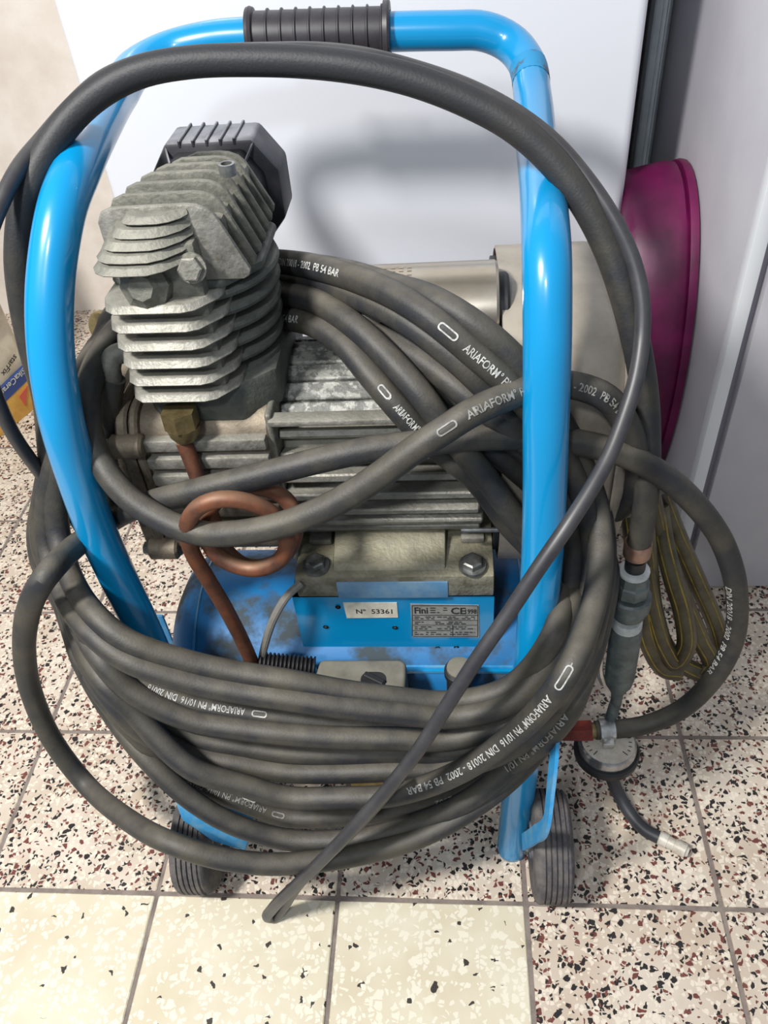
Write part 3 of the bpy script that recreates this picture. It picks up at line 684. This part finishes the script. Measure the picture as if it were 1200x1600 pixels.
# ------------------------------------------------------------------ the rubber air hose: one continuous run
HR = .0103
turns = [
 # (top part T: behind the head to the right side), R: right side into bottom ; bottom centre-line heights at u = 800, 610, 450, 300 ; left side
 dict(T=[(300, 470, .665), (380, 445, .655), (440, 458, .63), (500, 474, .585), (560, 514, .55), (612, 564, .525), (664, 624, .503), (704, 680, .495), (752, 738, .490), (805, 808, .488), (850, 868, .486)], R=[(876, 915, .468), (868, 985, .42)], B=(1072, 1090, 1064, 1036), y=.398, L=[(200, 1002, .402), (150, 962, .418), (112, 905, .458), (92, 838, .49), (88, 770, .505), (100, 700, .515)]),
 dict(T=[(300, 500, .66), (400, 492, .64), (450, 498, .615), (492, 508, .58), (534, 534, .555), (582, 590, .525), (626, 642, .508), (672, 690, .502), (742, 748, .497), (800, 825, .500), (856, 880, .497)], R=[(888, 905, .478), (884, 975, .43)], B=(1096, 1112, 1092, 1066), y=.386, L=[(200, 1032, .392), (140, 985, .412), (100, 928, .455), (76, 860, .488), (74, 785, .505), (92, 705, .515)]),
 dict(T=[(310, 455, .69), (400, 440, .68), (450, 448, .65), (520, 488, .60), (600, 528, .56), (680, 578, .525), (735, 622, .505), (800, 672, .496), (850, 720, .495)], R=[(884, 790, .490), (896, 868, .478), (886, 945, .455), (856, 1015, .415)], B=(1106, 1134, 1121, 1098), y=.400, L=[(205, 1060, .408), (150, 1005, .42), (112, 940, .462), (92, 860, .49), (90, 780, .51), (105, 690, .52)]),
 dict(T=[(310, 440, .70), (400, 425, .69), (445, 430, .66), (500, 440, .61), (560, 464, .57), (622, 494, .54), (690, 542, .515), (742, 588, .503), (800, 650, .50), (852, 715, .50)], R=[(895, 790, .498), (912, 868, .482), (902, 950, .455), (868, 1030, .415)], B=(1124, 1154, 1147, 1126), y=.385, L=[(205, 1080, .394), (155, 1025, .41), (120, 960, .455), (98, 880, .488), (76, 800, .508), (88, 715, .52)]),
 dict(T=[(310, 430, .705), (400, 408, .69), (440, 409, .65), (500, 419, .60), (562, 438, .565), (622, 464, .535), (680, 502, .51), (742, 554, .497), (792, 598, .49), (850, 668, .487)], R=[(905, 770, .49), (926, 868, .474), (916, 950, .45), (880, 1045, .41)], B=(1146, 1176, 1176, 1151), y=.398, L=[(210, 1100, .405), (158, 1045, .42), (122, 980, .462), (96, 900, .492), (72, 830, .508), (84, 735, .52)]),
 dict(T=[(320, 425, .71), (420, 412, .70), (520, 420, .64), (610, 446, .57), (680, 470, .53), (742, 508, .51), (802, 560, .50), (850, 620, .497)], R=[(902, 710, .505), (934, 800, .49), (938, 880, .452), (922, 965, .41), (884, 1055, .366)], B=(1150, 1243, 1246, 1201), y=.362, L=[(215, 1120, .386), (160, 1060, .402), (124, 992, .452), (98, 915, .485), (68, 840, .505), (80, 745, .52)]),
 dict(T=[(320, 450, .70), (420, 450, .68), (520, 490, .62), (610, 540, .575), (680, 600, .54), (742, 640, .52), (802, 690, .512), (850, 740, .51)], R=[(905, 800, .51), (938, 870, .487), (930, 950, .452), (905, 1040, .412), (862, 1108, .394)], B=(1168, 1204, 1206, 1177), y=.386, L=[(215, 1136, .384), (164, 1075, .40), (126, 1005, .45), (100, 930, .483), (66, 852, .505), (78, 752, .52)]),
 dict(T=[(320, 470, .69), (420, 480, .67), (520, 520, .61), (600, 560, .575), (660, 620, .535), (712, 664, .515), (772, 704, .51), (850, 770, .515)], R=[(915, 820, .52), (948, 880, .50), (940, 960, .455), (914, 1050, .415), (882, 1122, .395)], B=(1196, 1271, 1277, 1222), y=.388, L=[(218, 1150, .395), (164, 1088, .412), (124, 1016, .455), (98, 940, .488), (62, 862, .51), (72, 765, .525)]),
]
# path: outlet -> long outer loop -> eight turns -> front cross-over loop -> last turn -> big loop over the handle -> inflator
outer = [(930, 1141, .498), (965, 1139, .50), (1010, 1132, .505), (1065, 1108, .51), (1115, 1060, .515), (1146, 1000, .52), (1151, 925, .52), (1130, 850, .515), (1092, 794, .507), (1040, 746, .50), (975, 710, .494), (900, 691, .494), (820, 684, .495), (740, 684, .492), (660, 692, .488), (580, 702, .484), (500, 719, .480), (400, 744, .476), (310, 766, .474), (240, 784, .478), (186, 806, .503), (150, 830, .508), (112, 858, .462), (72, 900, .42), (46, 950, .425), (38, 1015, .435), (50, 1085, .44), (84, 1160, .43), (135, 1226, .41), (196, 1278, .362), (262, 1315, .328), (340, 1340, .320), (420, 1350, .322), (500, 1345, .330), (580, 1331, .340), (660, 1306, .352), (730, 1268, .370), (800, 1215, .395), (856, 1150, .43), (900, 1060, .46), (928, 960, .49), (940, 880, .515), (920, 800, .53), (880, 740, .53)]
cross = [(320, 440, .70), (420, 430, .69), (520, 470, .625), (600, 510, .57), (690, 565, .53), (760, 620, .51), (830, 690, .505), (890, 740, .515), (936, 800, .512), (944, 880, .478), (932, 960, .435), (902, 1060, .43), (865, 1126, .41), (800, 1196, .392), (720, 1258, .372), (610, 1300, .358), (530, 1313, .352), (450, 1312, .352), (370, 1290, .354), (300, 1250, .364), (230, 1185, .385), (172, 1110, .418), (128, 1030, .44), (102, 950, .485), (64, 875, .512), (70, 770, .512), (90, 690, .525), (130, 585, .545), (172, 520, .60), (220, 470, .65)]
front = [(320, 448, .685), (420, 442, .67), (520, 480, .61), (620, 530, .56), (700, 590, .528), (780, 670, .51), (850, 730, .512), (910, 770, .52), (955, 800, .525), (988, 770, .52), (996, 720, .507), (980, 665, .50), (948, 622, .494), (900, 603, .493), (856, 601, .4925), (818, 611, .485), (744, 641, .464), (694, 672, .455), (640, 708, .449), (600, 738, .445), (560, 765, .442), (520, 788, .439), (480, 806, .437), (440, 820, .436), (400, 829, .436), (360, 834, .438), (320, 834, .442), (276, 822, .448), (238, 803, .455), (204, 780, .463), (172, 745, .474), (148, 700, .490), (137, 650, .502), (140, 600, .520), (160, 550, .548), (200, 500, .60), (250, 460, .655)]
big = [(340, 440, .70), (440, 440, .69), (540, 470, .66), (680, 540, .57), (800, 640, .525), (880, 740, .535), (930, 830, .535), (944, 880, .515), (934, 960, .48), (904, 1060, .46), (850, 1110, .45), (770, 1140, .45), (620, 1170, .44), (450, 1165, .44), (300, 1140, .44), (200, 1070, .445), (140, 1000, .455), (110, 900, .497), (84, 800, .518), (78, 700, .52), (70, 620, .535), (50, 545, .54), (35, 470, .545), (29, 400, .55), (38, 320, .56), (66, 250, .575), (110, 186, .59), (160, 142, .598), (220, 112, .603), (300, 97, .606), (390, 94, .606), (480, 97, .604), (570, 108, .60), (650, 127, .596), (730, 158, .59), (800, 196, .582), (860, 248, .572), (910, 312, .56), (948, 384, .548), (975, 460, .535), (995, 540, .525), (1008, 620, .517), (1012, 690, .510), (1011, 760, .503), (1004, 820, .50), (998, 848, .499)]
hose_pts = [P(*q) for q in outer]
seg_start = {}
for k, t in enumerate(turns):
    seg_start[k] = len(hose_pts)
    hose_pts += [P(*q) for q in t['T']+t['R']]
    yb = t['y']; B_ = t['B']
    hose_pts += [P(800, B_[0], yb+.004), P(705, (B_[0]+B_[1])/2+16, yb), P(610, B_[1], yb-.003), P(530, (B_[1]+B_[2])/2+2, yb-.004), P(450, B_[2], yb-.004), P(375, (B_[2]+B_[3])/2+2, yb-.002), P(300, B_[3], yb)]
    hose_pts += [P(*q) for q in t['L']] + [P(132+4*k, 590-6*k, .545+.004*k), P(180, 520-4*k, .61), P(235, 480-3*k, .65)]
hose_pts += [P(*q) for q in cross]
hose_pts += [P(*q) for q in front]
hose_pts += [P(*q) for q in big]
HPATH = spline(hose_pts, .006)
hose = thing('air_hose', 'long dusty black rubber air hose coiled around the compressor frame', 'hose', (-.15, .40, 0))
hmesh = obj('rubber_hose', chain(HPATH, HR, 14), RUBBER, hose)
# clamp
hc = HPATH[2]; hd = (HPATH[4]-HPATH[0])
b = bmesh.new(); lathe(b, hc-hd.normalized()*.008, hd, [(0, HR), (0, HR+.0022), (.016, HR+.0022), (.016, HR)], 24, caps=False); clamp = obj('hose_clamp', b, STEEL_BRIGHT, hose)
b = rbox((hc.x-.006, hc.y-HR-.010, hc.z-.006), (hc.x+.006, hc.y-HR-.001, hc.z+.004), .001); obj('clamp_screw', b, STEEL_BRIGHT, clamp)

def hose_text(s, start, end, m, flip=False, size=.0088, logo=None, phi=0.0, path=None, r=HR, win=None):
    """prints s on the hose along the run seen from pixel start to pixel end"""
    path = path or HPATH
    PX = [pix(p) for p in path]
    best = None
    # a run of the hose that passes both pixels
    def near(q, rng): return min(rng, key=lambda i: (PX[i][0]-q[0])**2+(PX[i][1]-q[1])**2)
    cand = [i for i in range(len(path)) if (PX[i][0]-start[0])**2+(PX[i][1]-start[1])**2 < 14**2]
    for i in cand:
        lo, hi = max(0, i-70), min(len(path)-1, i+70)
        j = near(end, range(lo, hi+1)); e = math.hypot(PX[j][0]-end[0], PX[j][1]-end[1])+math.hypot(PX[i][0]-start[0], PX[i][1]-start[1])
        dep = (path[i]-EYE).length
        e += dep*150
        if best is None or e < best[0]: best = (e, i, j)
    if best is None: print('NO TEXT', s); return
    _, i0, i1 = best; dr = 1 if i1 > i0 else -1
    me = text_mesh(s, size, .015); b = bmesh.new(); b.from_mesh(me); bpy.data.meshes.remove(me)
    wid = max(v.co.x for v in b.verts); avail = abs(i1-i0)*.006
    sc = avail/wid
    if logo:
        pass
    bmesh.ops.subdivide_edges(b, edges=[e for e in b.edges if e.calc_length() > .003], cuts=1)
    def put(x, h):
        f = i0+dr*x/.006; k = max(0, min(len(path)-2, int(f))); fr = f-k
        c = path[k].lerp(path[k+1], fr); t = (path[k+1]-path[k]).normalized()*dr
        n = EYE-c; n = (n-t*n.dot(t)).normalized(); up = n.cross(t); a = h/r+phi
        return c+(n*math.cos(a)+up*math.sin(a))*(r+.0004)
    hs = size*.36
    for v in b.verts: v.co = put(v.co.x*sc, v.co.y-hs)
    if logo:                                            # the maker's long rounded outline before the words
        x0_ = -logo
        def fine(o):
            r_ = []
            for k in range(len(o)):
                a_, b_ = Vector(o[k]), Vector(o[(k+1) % len(o)]); r_ += [tuple(a_.lerp(b_, j/6)) for j in range(6)]
            return r_
        outl = fine(rrect(x0_, x0_+logo*.68, -hs*.95, hs*.95, hs*.8, 4)); inn = fine(rrect(x0_+.0011, x0_+logo*.68-.0011, -hs*.95+.0011, hs*.95-.0011, hs*.6, 4))
        A = [b.verts.new(put(*q)) for q in outl]; B = [b.verts.new(put(*q)) for q in inn]
        for k in range(len(A)): b.faces.new((A[k], A[(k+1) % len(A)], B[(k+1) % len(A)], B[k]))
    obj('lettering', b, m, hmesh)
FULL = 'ARIAFORM\u00b0 PN 10/16  DIN 20018 - 2002  PB 54 BAR'
hose_text('10/16  DIN 20018 - 2002  PB 54 BAR', (436, 404), (546, 434), PRINT, size=.0080)
hose_text('ARIAFORM\u00b0 PN', (722, 538), (795, 602), PRINT, logo=.022, size=.0085)
hose_text('PB 54 BAR', (446, 497), (484, 506), PRINT, size=.0080)
hose_text('ARIAFORM\u00b0 PN', (616, 630), (662, 680), PRINT, logo=.018, size=.0078)
hose_text('ARIAFORM\u00b0 PN', (724, 655), (818, 612), PRINT_FADED, logo=.022, size=.0085)
hose_text('- 2002  PB 54 BAR', (896, 598), (972, 640), PRINT_FADED, size=.0080)
hose_text('ARIAFORM\u00b0 PN 10/16  DIN 20018', (388, 1112), (238, 1066), PRINT, logo=.020, size=.0082)
hose_text(FULL, (868, 1083), (640, 1238), PRINT, logo=.024, size=.0088)
hose_text('ARIAFORM\u00b0 PN 10/16  DIN 20018 - 2002', (894, 1106), (690, 1256), PRINT_FADED, size=.0084)
hose_text('ARIAFORM\u00b0 PN 10/16', (366, 1236), (268, 1200), PRINT, logo=.022, size=.0070, phi=-.5)
hose_text('ARIAFORM\u00b0 PN 10/16  DIN 20018', (412, 1272), (270, 1213), PRINT_FADED, logo=.022, size=.0075)
hose_text('DIN 20018 - 2002  PB 54 BAR', (1148, 905), (1120, 1050), PRINT, size=.0085, phi=-.7)
hose_text(' ', (985, 1136), (990, 1135), PRINT, logo=.018, size=.0085) if False else None

# ------------------------------------------------------------------ power cord
CR = .0058
cpx = [(160, 880, .535), (130, 832, .53), (94, 780, .522), (58, 732, .51), (24, 684, .50), (0, 636, .495), (-24, 560, .49), (-30, 460, .50), (-18, 370, .52), (4, 312, .54), (30, 262, .562), (66, 218, .585), (110, 168, .602), (160, 124, .610), (230, 96, .616), (320, 84, .620), (420, 80, .620), (500, 80, .618), (570, 88, .614), (650, 108, .61), (730, 136, .603), (800, 172, .593), (866, 222, .582), (920, 284, .566), (962, 348, .55), (990, 410, .536), (1003, 470, .522), (1003, 530, .508), (994, 590, .49), (976, 650, .472), (952, 712, .452), (920, 770, .432), (884, 826, .414), (840, 890, .398), (795, 958, .384), (745, 1030, .368), (700, 1100, .355), (655, 1170, .343), (606, 1232, .333), (560, 1284, .324), (515, 1332, .316), (470, 1376, .3145), (440, 1404, .3165), (424, 1422, .3205), (418, 1432, .3225), (428, 1433, .3255), (442, 1418, .327), (457, 1394, .326), (474, 1372, .325), (496, 1350, .326), (530, 1318, .331), (580, 1266, .340), (622, 1216, .350)]
tag(obj('power_cord', tube([P(*q) for q in cpx], CR, .005, 12), CORD), 'thin black power cord folded to a loop hanging before the coil', 'cord')

# ------------------------------------------------------------------ tyre inflator
g0 = P(997, 850, .499)
inf = thing('tyre_inflator', 'grey tyre inflator gun with a round gauge hanging beside the coil', 'inflator', (g0.x, g0.y, 0))
ax = P(962, 1100, .503)-g0; al = ax.length; ad = ax.normalized()
def along(s): return g0+ax*s
b = bmesh.new(); lathe(b, along(-.01), ax, [(0, .0112), (.001, .0118), (.015, .0118), (.016, .0112)], 24); obj('copper_ferrule', b, mat('copper_band', 'a08070', '7c5f50', .35, .6, 60), inf)
b = bmesh.new(); lathe(b, along(.075), ax, [(0, .009), (.014, .009)], 20); obj('hose_tail', b, BLACK, inf)
b = bmesh.new(); lathe(b, along(.125), ax, [(0, .0105), (.002, .0135), (.005, .0135)], 24); obj('plastic_collar', b, WHITECAP, inf)
b = bmesh.new(); lathe(b, along(.145), ax, [(0, .0125), (.012, .0135), (.0135, .0150), (.026, .0155)], 8); lathe(b, along(.265), ax, [(0, .0165), (.002, .0185), (.017, .0185), (.019, .0165), (.028, .0150)], 24); obj('coupling', b, GUNGREY, inf, .4)
b = bmesh.new(); lathe(b, along(.415), ax, [(0, .0125), (.002, .0140), (.012, .0140), (.013, .0125)], 24); obj('plastic_collar', b, WHITECAP, inf)
b = bmesh.new(); lathe(b, along(.455), ax, [(0, .0145), (.01, .0152), (al*.33, .0150), (al*.38, .0135), (al*.43, .0085), (al*.46, .0062), (al*.53, .0058)], 24); gun = obj('gun_body', b, GUNGREY, inf)
lv = [along(.46)+Vector((-.019, -.004, 0)), along(.58)+Vector((-.023, -.006, 0)), along(.72)+Vector((-.022, -.006, 0)), along(.83)+Vector((-.016, -.002, 0))]
b = bmesh.new(); sweep(b, spline(lv, .006), .0038, 8); obj('trigger_lever', b, STEEL_BRIGHT, gun)
GN = Vector((0, .06, 1)).normalized()
gp = PF(950, 1158, .085)
b = bmesh.new(); lathe(b, gp-GN*.024, GN, [(0, .026), (.003, .0315), (.020, .0315), (.024, .029), (.024, .026)], 40); gauge = obj('gauge', b, mat('chrome_bezel', 'b5b7b8', '8e9092', .25, .85, 60), inf)
b = bmesh.new(); lathe(b, gp-GN*.025, GN, [(-.004, .028), (.002, .035), (.010, .0358), (.013, .034), (.013, .0317)], 40, caps=False); obj('rubber_guard', b, BLACK, gauge)
b = bmesh.new(); lathe(b, gp-GN*.002, GN, [(0, .0285), (.0026, .0285)], 40); obj('gauge_face', b, GAUGEFACE, gauge)
b = bmesh.new()
for k in range(21):
    a = math.radians(-135+k*13.5); gx = Vector((1, 0, 0)); gy = GN.cross(gx); d = gx*math.sin(a)+gy*math.cos(a); s_ = d.cross(GN)*.0005
    c_ = gp+GN*.0009; r0_, r1_ = (.019, .0255) if k % 5 == 0 else (.022, .0255)
    b.faces.new([b.verts.new(p) for p in (c_+d*r0_-s_, c_+d*r0_+s_, c_+d*r1_+s_, c_+d*r1_-s_)])
obj('gauge_ticks', b, INK, gauge)
b = bmesh.new(); sweep(b, spline([along(.985), along(1.03)+Vector((0, .004, -.005)), gp+Vector((.0, .012, -.01))], .004), .0062, 12); obj('gauge_stem', b, GUNGREY, inf)
ch = [gp+Vector((0, 0, -.018)), PF(951, 1200, .05), PF(966, 1240, .02), PF(985, 1272, .009), PF(1008, 1297, .0075), PF(1030, 1309, .0075)]
obj('chuck_hose', tube(ch, .0072, .005, 12), RUBBER_DARK, inf)
c0_, c1_ = PF(1029, 1308, .0075), PF(1076, 1332, .0075); cl_ = (c1_-c0_).length
b = bmesh.new(); lathe(b, c0_, c1_-c0_, [(0, .0068), (.001, .0078), (cl_*.30, .0078), (cl_*.31, .0068), (cl_*.52, .0068), (cl_*.53, .0078), (cl_*.90, .0078), (cl_*.93, .006), (cl_, .005)], 20); obj('air_chuck', b, mat('dull_pale_metal', 'cfcabf', 'b4aa9a', .5, .15, 80), inf, .4)
